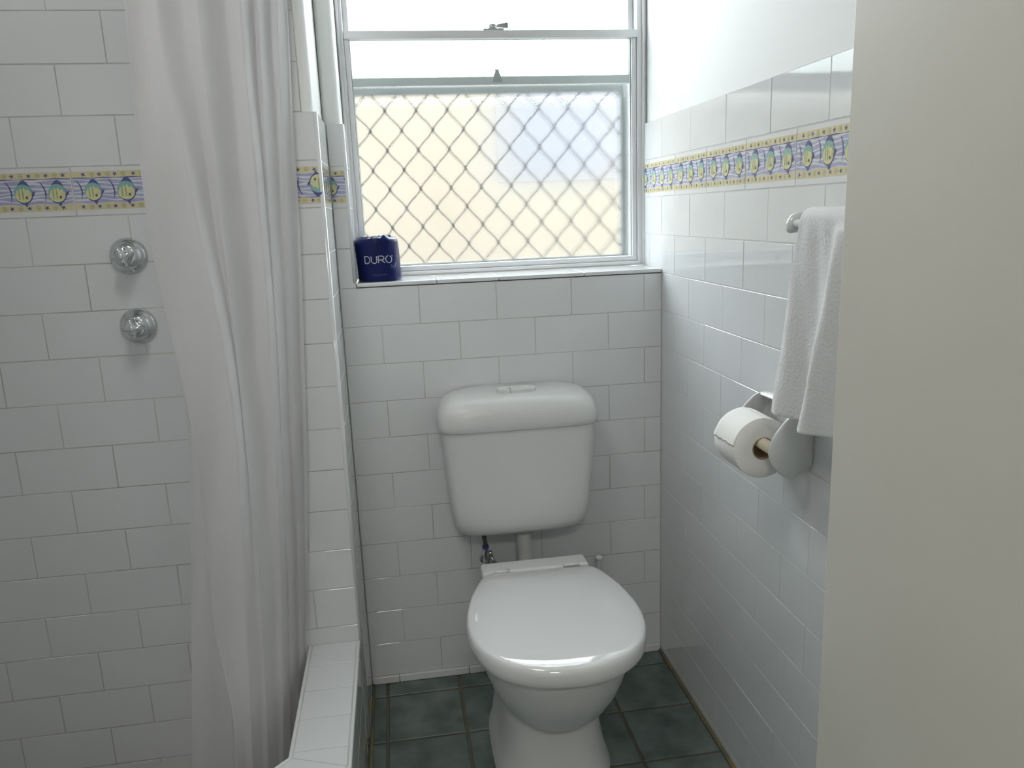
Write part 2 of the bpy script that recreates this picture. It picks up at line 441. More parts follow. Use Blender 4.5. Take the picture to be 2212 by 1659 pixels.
# mitred pieces at the corner
c = math.tan(R(22.5))
def poly_top(pts, mb, z=HZ, h=.003): 
    n = len(pts); mb.add([(x, y, z - h) for x, y in pts] + [(x, y, z) for x, y in pts], [tuple(range(n, 2 * n)), tuple(range(n))[::-1]] + [(i, (i + 1) % n, n + (i + 1) % n, n + i) for i in range(n)], TILE)
xo, xi = -.8675, -.9725
yo, yi = -.704 + .009 * c, -.704 + .114 * c
poly_top([(xi, -.6412), (xo, -.6412), (xo, yo + .001), (xi, yi + .001)], t)
s2 = math.sqrt(.5); L = 0
for k in range(7):
    a, b = L, L + (.1 if k else .12); L = b + .002
    P = lambda base, q: (base[0] - q * s2, base[1] - q * s2)
    inn, out_ = (xi, yi - .001), (xo, yo - .001)
    if k == 0: pts = [inn, out_, P(out_, b + .022), P(inn, b - .022)]
    else: pts = [P(inn, a - .022), P(out_, a + .022), P(out_, b + .022), P(inn, b - .022)]
    poly_top(pts, t)
t.build('kerb_top_tiles', kb, bevel=.0008)
t = MB(); band(0, HZ - .010, HZ + .0008, -.0005, .0075, TILE, t); band(0, HZ - .010, HZ + .0008, .1155, .1235, TILE, t); t.build('kerb_edge_trim', kb, bevel=.003)
t = MB()
for k in range(3):
    z0, z1 = k * .0895 + .001, min((k + 1) * .0895, HZ - .011)
    def F_ko(u, v, d): return (-.8585 + d + .0, u, v)
    def F_kd(u, v, d): return (-.8585 - u * s2 + d * s2, -.704 - u * s2 - d * s2, v)
    o_ = .1 if k % 2 else 0
    for a in range(-1, 4):
        lo, hi = max(-.7035, -.7035 + a * .2 + o_), min(-.2435, -.7035 + (a + 1) * .2 + o_)
        if hi - lo > .01: tile(t, F_ko, lo, hi, z0, z1, t=.001)
    for a in range(0, 5): tile(t, F_kd, max(.001, a * .2 - o_), min(.86, (a + 1) * .2 - o_), z0, z1, t=.001)
t.build('kerb_side_tiles', kb)

# sill of the window recess
m = MB(); x = -.8095
for x1 in (-.605, -.443, -.215, -.0005):
    m.box((x + .0006, -.003, 1.1245), (x1 - .0006, .150, 1.1352), TILE); x = x1
structure(m.build('trim_3', bevel=.003), 'white tiled sill under the window', 'window sill')

# ---------------------------------------------------------------- window_1
wn = empty('window_1', (-.405, .16, 1.135), 'tall aluminium sliding sash window of obscure glass behind the toilet', 'window'); wn['kind'] = 'structure'
m = MB()
ZB, ZTOP = 1.1355, 2.16
m.box((-.8175, .152, ZB), (-.800, .245, ZTOP), ALU); m.box((-.0185, .152, ZB), (.0078, .245, ZTOP), ALU)
m.box((-.8145, .1445, ZB), (-.8085, .156, ZTOP), ALU); m.box((-.0050, .1445, ZB), (.0015, .156, ZTOP), ALU)
m.box((-.800, .152, ZB), (-.0185, .245, 1.1490), ALU); m.box((-.800, .152, ZTOP - .02), (-.0185, .245, ZTOP), ALU)
m.box((-.8045, .1475, ZB + .004), (-.0145, .153, 1.1475), ALU)
adopt(wn, m.build('window_frame', bevel=.0012))
m = MB()   # inner sash
m.box((-.7995, .158, 1.1495), (-.7875, .178, 1.748), ALU); m.box((-.0320, .158, 1.1495), (-.0190, .178, 1.748), ALU)
m.box((-.7995, .156, 1.1495), (-.0190, .180, 1.1625), ALU); m.box((-.7990, .149, 1.7475), (-.0150, .180, 1.7670), ALU)
m.box((-.7875, .166, 1.1615), (-.7850, .172, 1.748), ALUD); m.box((-.0345, .166, 1.1615), (-.0320, .172, 1.748), ALUD)
isash = m.build('inner_sash', bevel=.001); adopt(wn, isash)
m = MB(); m.box((-.7872, .1665, 1.1628), (-.0322, .1705, 1.7472), GLASS); g = m.build('glass_pane'); adopt(wn, g)
m = MB()   # outer sash, bottom rail seen blurred through the inner pane
m.box((-.7995, .186, 1.6360), (-.0190, .208, 1.6585), ALU); m.box((-.7995, .186, ZTOP - .045), (-.0190, .208, ZTOP - .02), ALU)
m.box((-.7995, .186, 1.658), (-.7860, .208, 2.12), ALU); m.box((-.0330, .186, 1.658), (-.0190, .208, 2.12), ALU)
adopt(wn, m.build('outer_sash', bevel=.001))
m = MB(); m.box((-.7858, .1945, 1.6587), (-.0332, .1985, 2.1148), GLASS); adopt(wn, m.build('glass_pane'))
# sash catch on the meeting rail, keeper on the outer sash
lt = MB(); lt.box((-.4365, .150, 1.7672), (-.3825, .172, 1.7715), ALUD)
lt.loft([sq(-.411, .160, .0125 * k, .009 * k, z) for k, z in ((.85, 1.7715), (1, 1.7745), (1, 1.7800), (.8, 1.783))], CHROME)
lt.loft([[(x, .160 + yy_, z + 1.7785) for yy_, z in ((-h, -h * .8), (h, -h * .8), (h, h), (-h, h))] for x, h in ((-.400, .004), (-.390, .0055), (-.374, .0082), (-.3705, .0078))], CHROME, smooth=False)
adopt(wn, lt.build('sash_catch', bevel=.0006))
m = MB(); m.loft([[(-.400 + s * x, .184 + y, z) for s, y in ((-1, 0), (1, 0), (1, .010), (-1, .010))] for x, z in ((.013, 1.643), (.009, 1.661), (.0055, 1.668), (.0052, 1.676))], ALUD, smooth=False)
adopt(wn, m.build('catch_keeper'))

# security grille outside the window
sg = empty('security_grille', (-.405, .235, 1.15), 'grey diamond mesh security grille outside the lower half of the window', 'security grille')
m = MB()
for a, b in (((-.800, .2460, 1.1495), (-.0185, .262, 1.1640)), ((-.800, .2460, 1.6220), (-.0185, .262, 1.6500)), ((-.800, .2460, 1.1640), (-.786, .262, 1.622)), ((-.0400, .2460, 1.1640), (-.0185, .262, 1.622))):
    m.box(a, b, GRFR)
adopt(sg, m.build('frame', bevel=.001))
m = MB(); PX, PZ = .0862, .1055
kx0, kz0 = -.7075, 1.583
def tri(t):
    t = t % 1.0; a = 1 - 4 * abs(t - .5)      # triangle -1..1, peak at .5
    return math.sin(a * math.pi / 2) * .65 + a * .35
for s in (1, -1):
    for i in range(-2, 11):
        base = kx0 + i * PX + (PX / 2 if s > 0 else 0) ; pts = []
        for q in range(0, 81):
            z = 1.158 + q * (1.626 - 1.158) / 80
            x = base - PX / 4 - s * (PX / 4 - .0012) * tri((z - kz0) / PZ + .5)
            if -.793 < x < -.032: pts.append((x, .254, z))
            else:
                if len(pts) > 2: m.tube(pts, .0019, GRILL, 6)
                pts = []
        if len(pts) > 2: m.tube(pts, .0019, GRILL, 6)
# knots where neighbouring wires meet
for k in range(-1, 9):
    for i in range(-2, 11):
        z = kz0 - k * PZ / 2
        x = kx0 + i * PX + (PX / 2 if k % 2 else 0)
        if -.787 < x < -.040 and 1.162 < z < 1.625:
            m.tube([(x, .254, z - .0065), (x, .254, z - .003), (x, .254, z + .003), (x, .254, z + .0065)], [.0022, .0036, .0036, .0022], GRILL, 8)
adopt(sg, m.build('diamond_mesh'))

# ---------------------------------------------------------------- outside
nb = empty('neighbouring_house', (1.0, 3.2, -.3), 'blurred cream rendered house wall seen through the grille and obscure glass', 'house')
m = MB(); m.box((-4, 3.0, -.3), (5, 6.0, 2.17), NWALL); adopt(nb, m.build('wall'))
m = MB(); m.box((-.02, 2.985, 1.48), (.98, 2.999, 2.12), NBLUE)
adopt(nb, m.build('blue_panel', bevel=.004))
m = MB(); m.box((-4.2, 2.93, 2.171), (5.2, 6.2, 2.22), PAINT); adopt(nb, m.build('roof_edge', bevel=.01))
m = MB(); m.box((-6, .30, -.4), (7, 9, -.301), PAVE)
structure(m.build('ground_outside'), 'pale paved yard outside the window', 'ground')
tr = empty('gum_tree', (1.8, 7.5, -.3), 'faint pale tree crown seen through the upper right of the window', 'tree')
m = MB(); m.tube([(1.8, 7.5, -.3), (1.75, 7.5, 2), (1.8, 7.45, 3.6), (1.75, 7.5, 4.8)], [.16, .13, .1, .04], BARK)
for a in range(5):
    an = a * 1.3; m.tube([(1.78, 7.47, 3.4 + a * .2), (1.75 + .4 * math.cos(an), 7.5 + .4 * math.sin(an), 3.9 + a * .2), (1.75 + .75 * math.cos(an), 7.5 + .75 * math.sin(an), 4.2 + a * .2)], [.05, .035, .015], BARK, 8)
adopt(tr, m.build('trunk'))
m = MB(); rd = random.Random(5)
for i in range(2600):
    th, ph, rr = rd.uniform(0, 6.283), math.acos(rd.uniform(-1, 1)), rd.uniform(.3, 1) ** .5
    c0 = Vector((1.75 + 1.0 * rr * math.sin(ph) * math.cos(th), 7.5 + 1.1 * rr * math.sin(ph) * math.sin(th), 4.45 + .95 * rr * math.cos(ph)))
    a = Vector((rd.gauss(0, 1), rd.gauss(0, 1), rd.gauss(0, 1))).normalized(); b = a.cross(Vector((rd.gauss(0, 1), rd.gauss(0, 1), rd.gauss(0, 1)))).normalized()
    m.add([c0 - a * .07, c0 + b * .016, c0 + a * .07, c0 - b * .016], [(0, 1, 2, 3)], LEAF)
adopt(tr, m.build('foliage', fix=False))

# ---------------------------------------------------------------- toilet
CX = -.4165
tl = empty('toilet', (CX, -.3, 0), 'white toilet with closed lid and wall mounted cistern under the window', 'toilet')
# pan: bowl and pedestal in one casting
def egg(cx, cy, hx, yb, yf, z, n=56, e=2.25):
    out = []
    for j in range(n):
        t = 2 * math.pi * j / n; c, s_ = math.cos(t), math.sin(t)
        x = cx + hx * math.copysign(abs(c) ** (2 / e), c)
        y = cy + (yb - cy if s_ > 0 else cy - yf) * math.copysign(abs(s_) ** (2 / e), s_)
        out.append((x, y, z))
    return out
m = MB()
m.loft([egg(CX, -.45, hx, yb, yf, z) for z, hx, yb, yf in
        ((.170, .030, -.36, -.49), (.178, .066, -.31, -.545), (.195, .095, -.27, -.575), (.225, .121, -.24, -.605), (.265, .143, -.225, -.632), (.305, .157, -.215, -.652), (.345, .167, -.21, -.667), (.375, .172, -.21, -.675), (.386, .170, -.21, -.673))], CERAM)
m.loft([egg(CX, -.36, hx, yb, yf, z, e=3) for z, hx, yb, yf in
        ((.0005, .138, -.13, -.545), (.012, .139, -.13, -.546), (.03, .131, -.13, -.535), (.10, .119, -.13, -.515), (.18, .111, -.13, -.510), (.235, .113, -.13, -.515), (.30, .105, -.14, -.50), (.36, .10, -.15, -.45))], CERAM)
pan = m.build('pan', auto=60); adopt(tl, pan)
# seat and lid
HALF = [(0, .213), (.07, .213), (.118, .212), (.137, .206), (.149, .190), (.163, .155), (.179, .105), (.190, .050), (.1955, 0), (.195, -.045), (.187, -.095), (.169, -.143), (.140, -.183), (.101, -.213), (.054, -.231), (0, -.236)]
def spline(P, n=7):
    out = []
    for i in range(len(P) - 1):
        p0, p1, p2, p3 = P[max(i - 1, 0)], P[i], P[i + 1], P[min(i + 2, len(P) - 1)]
        if i == 0: p0 = (-P[1][0], P[1][1])
        if i == len(P) - 2: p3 = (-P[i][0], P[i][1])
        for q in range(n):
            t = q / n
            out.append(tuple(.5 * (2 * p1[a] + (p2[a] - p0[a]) * t + (2 * p0[a] - 5 * p1[a] + 4 * p2[a] - p3[a]) * t * t + (3 * p1[a] - p0[a] - 3 * p2[a] + p3[a]) * t ** 3) for a in (0, 1)))
    return out + [P[-1]]
_h = spline(HALF); OUT = _h + [(-x, y) for x, y in _h[-2:0:-1]]
def seat_ring(k, z, dy=0, dx=0):
    pts = []
    cx, cy = -.4150, -.475
    for x, y in OUT: pts.append((cx + (x + .040 * y) * k * .992, cy + (y - .040 * x) * k + dy, z))
    return pts
m = MB(); m.loft([seat_ring(k, z) for k, z in ((.93, .3865), (.95, .388), (.955, .396), (.95, .4005))], PLAST)
adopt(tl, m.build('seat'))
m = MB()
m.loft([seat_ring(k, z) for k, z in ((.962, .3965), (.966, .3915), (.982, .3895), (.995, .3945), (1.0, .404), (1.0, .4150), (.995, .4215), (.983, .4268), (.964, .4298), (.93, .4317), (.86, .4339), (.78, .4358), (.70, .4371), (.58, .4380), (.3, .4384))], PLAST)
lid = m.build('lid', auto=50); adopt(tl, lid)
m = MB()   # hinge bar
m.loft([[(-.4135 + s * x, y, z) for s in (-1, 1) for y, z in (((-.262, zz), (-.206, zz)) if s < 0 else ((-.206, zz), (-.262, zz)))] for zz, x in ((.392, .134), (.426, .134), (.4315, .131))], PLAST, smooth=False)
adopt(tl, m.build('seat_hinge', bevel=.006))
for x in (-.502, -.325):
    m = MB(); m.tube([(x - .02, -.262, .4315), (x + .02, -.262, .4315)], .0045, PLAST, 10); adopt(tl, m.build('hinge_pin'))
# cistern
def cr(hx, dep, z, e=5, n=72):
    out = []
    for j in range(n):
        t = 2 * math.pi * j / n; c, s_ = math.cos(t), math.sin(t)
        x = -.4245 + hx * math.copysign(abs(c) ** (2 / e), c); y = -.003 - dep / 2 + dep / 2 * math.copysign(abs(s_) ** (2 / e), s_)
        out.append((x, y, z))
    return out
m = MB()
m.loft([cr(hx, dp, z, e) for z, hx, dp, e in ((.4720, .125, .11, 4), (.4730, .142, .125, 4.5), (.4775, .156, .137, 5), (.487, .167, .146, 5), (.502, .175, .152, 5.5), (.53, .181, .156, 6), (.58, .186, .160, 6), (.65, .192, .163, 6), (.72, .1965, .165, 6), (.768, .199, .167, 6))], CERAM)
ci = m.build('cistern', auto=70); adopt(tl, ci)
m = MB()
m.loft([cr(hx, dp, z, e) for z, hx, dp, e in ((.7660, .193, .162, 6), (.7635, .202, .170, 6), (.7665, .2045, .173, 6), (.782, .2065, .175, 5.5), (.799, .2055, .1745, 5), (.814, .202, .171, 4.6), (.827, .195, .164, 4.2), (.837, .184, .154, 4), (.8435, .168, .140, 3.6), (.8475, .143, .12, 3.2), (.8490, .09, .08, 3))], CERAM)
cl = m.build('cistern_lid', auto=70); adopt(tl, cl)
for x0, x1, nm, cy_ in ((-.4735, -.4415, 'half_flush_button', 0), (-.4400, -.3720, 'full_flush_button', 0)):
    m = MB(); rings = []
    for z, k in ((.840, 1), (.8560, 1), (.8585, .93), (.8595, .8)):
        pts = []; r = .0205 * k
        yc = -.100
        if nm[0] == 'h':
            xc = x0 + .0205
            for j in range(13): a = math.pi / 2 + math.pi * j / 12; pts.append((xc + r * math.cos(a), yc + r * math.sin(a), z))
            pts += [(x1 - (.0205 - r), yc - r, z), (x1 - (.0205 - r), yc + r, z)]
        else:
            xc = x1 - .0205
            for j in range(13): a = -math.pi / 2 + math.pi * j / 12; pts.append((xc + r * math.cos(a), yc + r * math.sin(a), z))
            pts += [(x0 + (.0205 - r), yc + r, z), (x0 + (.0205 - r), yc - r, z)]
        rings.append(pts)
    m.loft(rings, PLAST, smooth=False); adopt(tl, m.build(nm))
m = MB(); m.tube([(-.414, -.075, .478), (-.414, -.075, .44), (-.414, -.075, .35), (-.414, -.085, .32), (-.414, -.115, .30), (-.414, -.17, .295)], [.021] * 6, PLAST2, 20)
m.tube([(-.414, -.075, .475), (-.414, -.075, .455)], .031, PLAST2, 20)
adopt(tl, m.build('flush_pipe'))
m = MB(); m.tube([(-.524, -.085, .478), (-.5235, -.085, .468), (-.5225, -.083, .450), (-.520, -.078, .432), (-.5185, -.070, .414)], [.0065, .0062, .0062, .0062, .0062], BRAID, 12)
adopt(tl, m.build('water_hose'))
# stop valve on the wall
sv = empty('stop_valve', (-.516, -.03, .37), 'small chrome stop valve with a blue ring on the tiles behind the toilet seat', 'valve')
m = MB(); m.tube([(-.5185, -.0695, .4130), (-.5165, -.064, .398), (-.5150, -.060, .378), (-.515, -.06, .345)], [.0088, .0100, .0095, .0095], CHROME, 8, smooth=False); m.tube([(-.515, -.006, .357), (-.515, -.062, .357)], .0095, CHROME, 12)
m.tube([(-.515, -.0012, .352), (-.515, -.006, .352)], .015, CHROME, 24)
adopt(sv, m.build('valve_body'))
m = MB(); m.tube([(-.5192, -.0710, .4185), (-.5186, -.0697, .4132)], .0092, BLUEP, 14); adopt(sv, m.build('blue_ring'))
m = MB(); m.tube([(-.507, -.064, .388), (-.500, -.068, .376), (-.494, -.072, .364)], [.0045, .005, .0055], CHROME, 8); m.tube([(-.506, -.064, .400), (-.5055, -.066, .386)], [.005, .0062], CHROME, 8)
adopt(sv, m.build('valve_handle'))

# toilet brush tucked behind the pan
tb = empty('toilet_brush', (-.204, -.072, 0), 'white toilet brush handle standing behind the toilet by the right wall', 'toilet brush')
m = MB(); m.tube([(-.204, -.072, .006), (-.204, -.072, .345), (-.204, -.072, .3465)], [.0075, .0075, .0075], PLAST2, 16); adopt(tb, m.build('handle'))
m = MB(); m.loft([sq(-.204, -.072, r, r, z, n=20) for z, r in ((.3455, .0075), (.3475, .0098), (.3525, .0100), (.3550, .0092), (.3562, .006))], PLAST); adopt(tb, m.build('handle_cap'))
m = MB(); m.loft([sq(-.204, -.072, r, r, z, n=24) for z, r in ((.0002, .040), (.006, .041), (.09, .033), (.105, .034), (.105, .028), (.02, .026))], PLAST2); adopt(tb, m.build('holder'))

# ---------------------------------------------------------------- wrapped toilet roll on the sill
RX, RY, RZ, RR = -.7525, .073, 1.1352, .0562
wp = empty('wrapped_toilet_roll', (RX, RY, RZ), 'toilet roll in dark blue printed wrapper standing on the window sill', 'toilet roll')
def wrapr(t, z):
    sqv = (abs(math.cos(t)) ** 4 + abs(math.sin(t)) ** 4) ** (-.25)
    r = RR * (1 + .35 * (sqv - 1)); 
    return r * (1 + .012 * math.sin(5 * t + 30 * z) + .006 * math.sin(11 * t - 60 * z))
m = MB(); rings = []
for q in range(22):
    z = q * .108 / 21; k = 1.0
    if q == 0: k = .965
    if q >= 20: k = (.99, .955)[q - 20]
    rings.append([(RX + wrapr(t, z) * k * math.cos(t) + (.012 * (1 - z / .108) - .004) * .4, RY + wrapr(t, z) * k * math.sin(t), RZ + .0003 + z * (1 + (.02 * math.sin(3 * t) if q > 19 else 0))) for t in [2 * math.pi * j / 72 for j in range(72)]])
for k, dz in ((.84, .0015), (.68, .0022), (.5, .001), (.36, -.002), (.2, -.004)):
    rr = random.Random(int(k * 100))
    rings.append([(RX + RR * k * math.cos(t) - .001, RY + RR * k * math.sin(t), RZ + .108 + dz + .0045 * math.sin(3 * t + k * 5 + .9) * (1 - k * .3) + .0035 * math.sin(7 * t + k * 11) + rr.uniform(-.001, .001)) for t in [2 * math.pi * j / 72 for j in range(72)]])
m.loft(rings, NAVY); adopt(wp, m.build('wrapper', auto=45))
# crumpled gathers on top
m = MB()
for a0, a1, h in ((-2.3, -1.2, .009), (-1.5, -.6, .008), (.6, 1.6, .006), (2.2, 3.3, .006)):
    pts0, pts1, pts2 = [], [], []
    for q in range(9):
        a = a0 + (a1 - a0) * q / 8; b = math.sin(math.pi * q / 8)
        pts0.append((RX + RR * .93 * math.cos(a), RY + RR * .93 * math.sin(a), RZ + .1065)); pts1.append((RX + RR * .74 * math.cos(a + .1), RY + RR * .74 * math.sin(a + .1), RZ + .1075 + h * b)); pts2.append((RX + RR * .5 * math.cos(a), RY + RR * .5 * math.sin(a), RZ + .107))
    m.loft([pts0, pts1, pts2], NAVY, cap0=False, cap1=False, closed=False)
adopt(wp, m.build('wrapper_fold'))


def stroke_text(letters, mb, x0, z0, h, wd, m_, slant=0.0):
    "letters drawn as thin ribbons of even width, wrapped onto the roll; letters = list of (advance, [polylines in unit box])"
    cur = x0
    for adv, lines in letters:
        for ln in lines:
            n = len(ln); L_, Rr = [], []
            P = [(cur + (px + slant * py) * h, z0 + py * h) for px, py in ln]
            for i in range(n):
                a = P[max(i - 1, 0)]; b = P[min(i + 1, n - 1)]; dx, dz = b[0] - a[0], b[1] - a[1]; q = math.hypot(dx, dz) or 1
                nx, nz = -dz / q * wd / 2, dx / q * wd / 2; L_.append((P[i][0] + nx, P[i][1] + nz)); Rr.append((P[i][0] - nx, P[i][1] - nz))
            for i in range(n - 1):
                quad = [L_[i], L_[i + 1], Rr[i + 1], Rr[i]]; vs = []
                for (s_, z) in quad:
                    t = -math.pi / 2 + .05 + s_ / RR; rr_ = wrapr(t, z) + .0007
                    vs.append((RX + rr_ * math.cos(t) + (.012 * (1 - z / .108) - .004) * .4, RY + rr_ * math.sin(t), RZ + z))
                mb.add(vs, [(0, 1, 2, 3)], m_)
        cur += adv * h
def arc(cx, cy, rx_, ry_, a0, a1, n=14): return [(cx + rx_ * math.cos(R(a0 + (a1 - a0) * i / n)), cy + ry_ * math.sin(R(a0 + (a1 - a0) * i / n))) for i in range(n + 1)]
D_ = (.92, [[(0, 0), (0, 1)], [(0, 1), (.3, 1)] + arc(.3, .5, .42, .5, 90, -90) + [(0, 0)]])
U_ = (1.02, [[(.02, 1), (.02, .42)] + arc(.40, .38, .38, .40, 180, 360) + [(.78, 1)]])
R_ = (1.0, [[(0, 0), (0, 1), (.45, 1)] + arc(.48, .72, .30, .28, 90, -90) + [(0, .44)], [(.38, .44), (.86, 0)]])
O_ = (1.0, [arc(.46, .5, .45, .5, 66, -262, 34)])
m = MB(); stroke_text([D_, U_, R_, O_], m, -.0355, .0475, .0178, .0021, WPRINT); adopt(wp, m.build('brand_lettering', fix=False))
tm = MB(); stroke_text([(.9, [[(0, 1), (.7, 1)], [(.35, 1), (.35, 0)]]), (1, [[(0, 0), (0, 1), (.4, .4), (.8, 1), (.8, 0)]])], tm, .0330, .0625, .0024, .0006, WPRINT)
sft = [(.62, [arc(.3, .75, .26, .22, 30, 240) + arc(.25, .28, .28, .26, 60, -150)]), (.55, [arc(.25, .3, .22, .28, 0, 360)]), (.42, [[(-.1, -.6), (.1, -.2), (.3, .7)] + arc(.42, 1.2, .14, .3, 180, 0) + [(.15, .1)], [(-.05, .45), (.5, .5)]]), (.4, [[(.2, 1.3), (.05, .2)] + arc(.2, .15, .15, .15, 180, 330), [(-.1, .8), (.5, .9)]])]
stroke_text(sft, tm, .0270, .0345, .0085, .0007, SPRINT, .25)
adopt(wp, tm.build('script_lettering', fix=False))
fc = bpy.data.curves.new('t', 'FONT'); fc.body = 'The Most Lush Toilet Tissue'; fc.size = .0032; fc.align_x = 'LEFT'
fo = bpy.data.objects.new('t', fc); COL.objects.link(fo); bpy.context.view_layer.update()
me = bpy.data.meshes.new_from_object(fo); bpy.data.objects.remove(fo)
wmax = max(v.co.x for v in me.vertices); mb = MB(); vs = []
for v in me.vertices:
    s_ = -.0210 + v.co.x / wmax * .037; z = .0165 + v.co.y; t = -math.pi / 2 + .05 + s_ / RR; rr_ = wrapr(t, z) + .0007
    vs.append((RX + rr_ * math.cos(t) + (.012 * (1 - z / .108) - .004) * .4, RY + rr_ * math.sin(t), RZ + z))
mb.add(vs, [tuple(p.vertices) for p in me.polygons], SPRINT); adopt(wp, mb.build('small_print', fix=False))

# ---------------------------------------------------------------- toilet roll holder and the roll in use
HX, HY0, HY1, HZc = -.076, -.765, -.675, .872
th = empty('toilet_roll_holder', (0, -.72, .875), 'white wall mounted toilet roll holder on the right wall below the towel', 'toilet roll holder')
m = MB(); rings = []
for x, k in ((-.0005, 1), (-.006, 1), (-.010, .97), (-.012, .9)):
    rings.append([(x, -.712 + .092 * k * math.copysign(abs(math.cos(t)) ** .5, math.cos(t)), .873 + .062 * k * math.copysign(abs(math.sin(t)) ** .55, math.sin(t))) for t in [2 * math.pi * j / 48 for j in range(48)]])
m.loft(rings, CERAM)
# curved top rim
rim = []
for q in range(13):
    a = q / 12; y = -.655 - .150 * a; bulge = math.sin(math.pi * a)
    rim.append([(-.004, y, .925), (-.004, y, .937 + .002 * bulge), (-.018, y, .941 + .002 * bulge), (-.030, y, .9395 + .002 * bulge), (-.0315, y, .936 + .002 * bulge), (-.018, y, .934)])
m.loft(rim, CERAM)
adopt(th, m.build('back_plate', auto=60))
for y0, y1 in ((-.652, -.657), (-.803, -.797)):
    m = MB(); out = []
    prof = [(-.004, .937), (-.022, .940), (-.038, .937), (-.052, .926), (-.066, .910), (-.078, .893), (-.085, .874), (-.083, .856), (-.074, .838), (-.060, .824), (-.046, .817), (-.034, .818), (-.022, .828), (-.012, .836), (-.004, .838)]
    pr = []
    for q_ in range(len(prof) - 1):
        p0, p1, p2, p3 = prof[max(q_ - 1, 0)], prof[q_], prof[q_ + 1], prof[min(q_ + 2, len(prof) - 1)]
        for t_ in (0, .25, .5, .75): pr.append(tuple(.5 * (2 * p1[a] + (p2[a] - p0[a]) * t_ + (2 * p0[a] - 5 * p1[a] + 4 * p2[a] - p3[a]) * t_ * t_ + (3 * p1[a] - p0[a] - 3 * p2[a] + p3[a]) * t_ ** 3) for a in (0, 1)))
    prof = pr + [prof[-1]]
    bow = lambda x, z: .010 * max(0, 1 - ((x + .045) / .05) ** 2 - ((z - .875) / .07) ** 2) * (1 if y0 > -.7 else -1)
    sg_ = 1 if y0 > -.7 else -1
    rings = []
    for k, dy in ((.0, .0), (.5, .0), (.85, .0), (.97, .0), (1, .0012), (1, .0048), (.97, .006), (.85, .006), (.5, .006), (0.0, .006)):
        cxp, czp = -.030, .876
        rings.append([(cxp + (px - cxp) * k, y0 + sg_ * (dy - .003) + sg_ * .012 * (1 - (k if k > .001 else 0) ** 2) * .8, czp + (pz - czp) * k) for px, pz in prof])
    m.loft(rings, CERAM); adopt(th, m.build('arm', auto=70, subd=0))
m = MB(); m.tube([(HX, -.657, HZc), (HX, -.800, HZc)], .011, ROD, 20); adopt(th, m.build('roller'))
rl = empty('toilet_roll', (HX, -.72, HZc - .056), 'part used white toilet roll with torn edge hanging in the wall holder', 'toilet roll')
m = MB(); ro, ri = .0555, .0205; n = 96
# roll hangs on the roller: core top rests on the rod
cz = HZc - (ri - .011) + .0004
def ring(r, y, wob=0): return [(HX + (r + wob * math.sin(3 * t)) * math.cos(t), y, cz + (r + wob * math.sin(3 * t)) * math.sin(t)) for t in [2 * math.pi * j / n for j in range(n)]]
rings = [ring(ri + .0004, HY0), ring(.035, HY0 - .0006), ring(ro - .0015, HY0), ring(ro, HY0 + .0015), ring(ro, -.74, .0003), ring(ro, -.70, .0003), ring(ro, HY1 - .0015), ring(ro - .0015, HY1), ring(ri + .0004, HY1)]
m.loft(rings, PAPER, cap0=False, cap1=False)
pp = m.build('paper', auto=50); adopt(rl, pp)
m = MB(); m.loft([ring(ri, HY0 - .0003), ring(ri, HY1 + .0003), ring(ri - .0012, HY1 + .0003), ring(ri - .0012, HY0 - .0003), ring(ri, HY0 - .0003)], CARD, cap0=False, cap1=False); adopt(rl, m.build('cardboard_core', auto=50))
m = MB(); rows = []
rd = random.Random(3)
for q in range(26):
    a = R(85 + 88 * q / 25); rr_ = ro + .0007 + (.0013 * (q / 25) ** 6); row = []
    for j in range(15):
        y = HY0 + .0015 + (HY1 - HY0 - .003) * j / 14; da = 0
        if q == 25: da = R(rd.uniform(-3, 2))
        wr = .0007 * math.sin(j * 1.9 + q * .8) * (q / 25) ** 3
        row.append((HX + (rr_ + wr) * math.cos(a + da), y, cz + (rr_ + wr) * math.sin(a + da)))
    rows.append(row)
m.loft(rows, PAPER, cap0=False, cap1=False, closed=False)
sh = m.build('loose_sheet'); sm = sh.modifiers.new('t', 'SOLIDIFY'); sm.thickness = .0004; adopt(rl, sh)

# ---------------------------------------------------------------- towel rail and towel
rail = empty('towel_rail', (0, -1.0, 1.27), 'white towel rail with rounded end bracket on the right wall', 'towel rail')
m = MB()
m.tube([(-.058, -.822, 1.262), (-.058, -1.17, 1.262)], .008, PLAST, 14); adopt(rail, m.build('bar'))
for y in (-.812, -1.18):
    m = MB(); rings = []
    path = [(-.0005, 1.262, .022), (-.008, 1.262, .021), (-.020, 1.263, .0165), (-.040, 1.265, .0155), (-.054, 1.264, .0165), (-.064, 1.261, .0150), (-.070, 1.258, .0095), (-.0715, 1.257, .004)]
    for x, z, r in path: rings.append([(x, y + .62 * r * math.cos(t), z + 1.0 * r * math.sin(t)) for t in [2 * math.pi * j / 24 for j in range(24)]])
    m.loft(rings, PLAST); adopt(rail, m.build('bracket'))
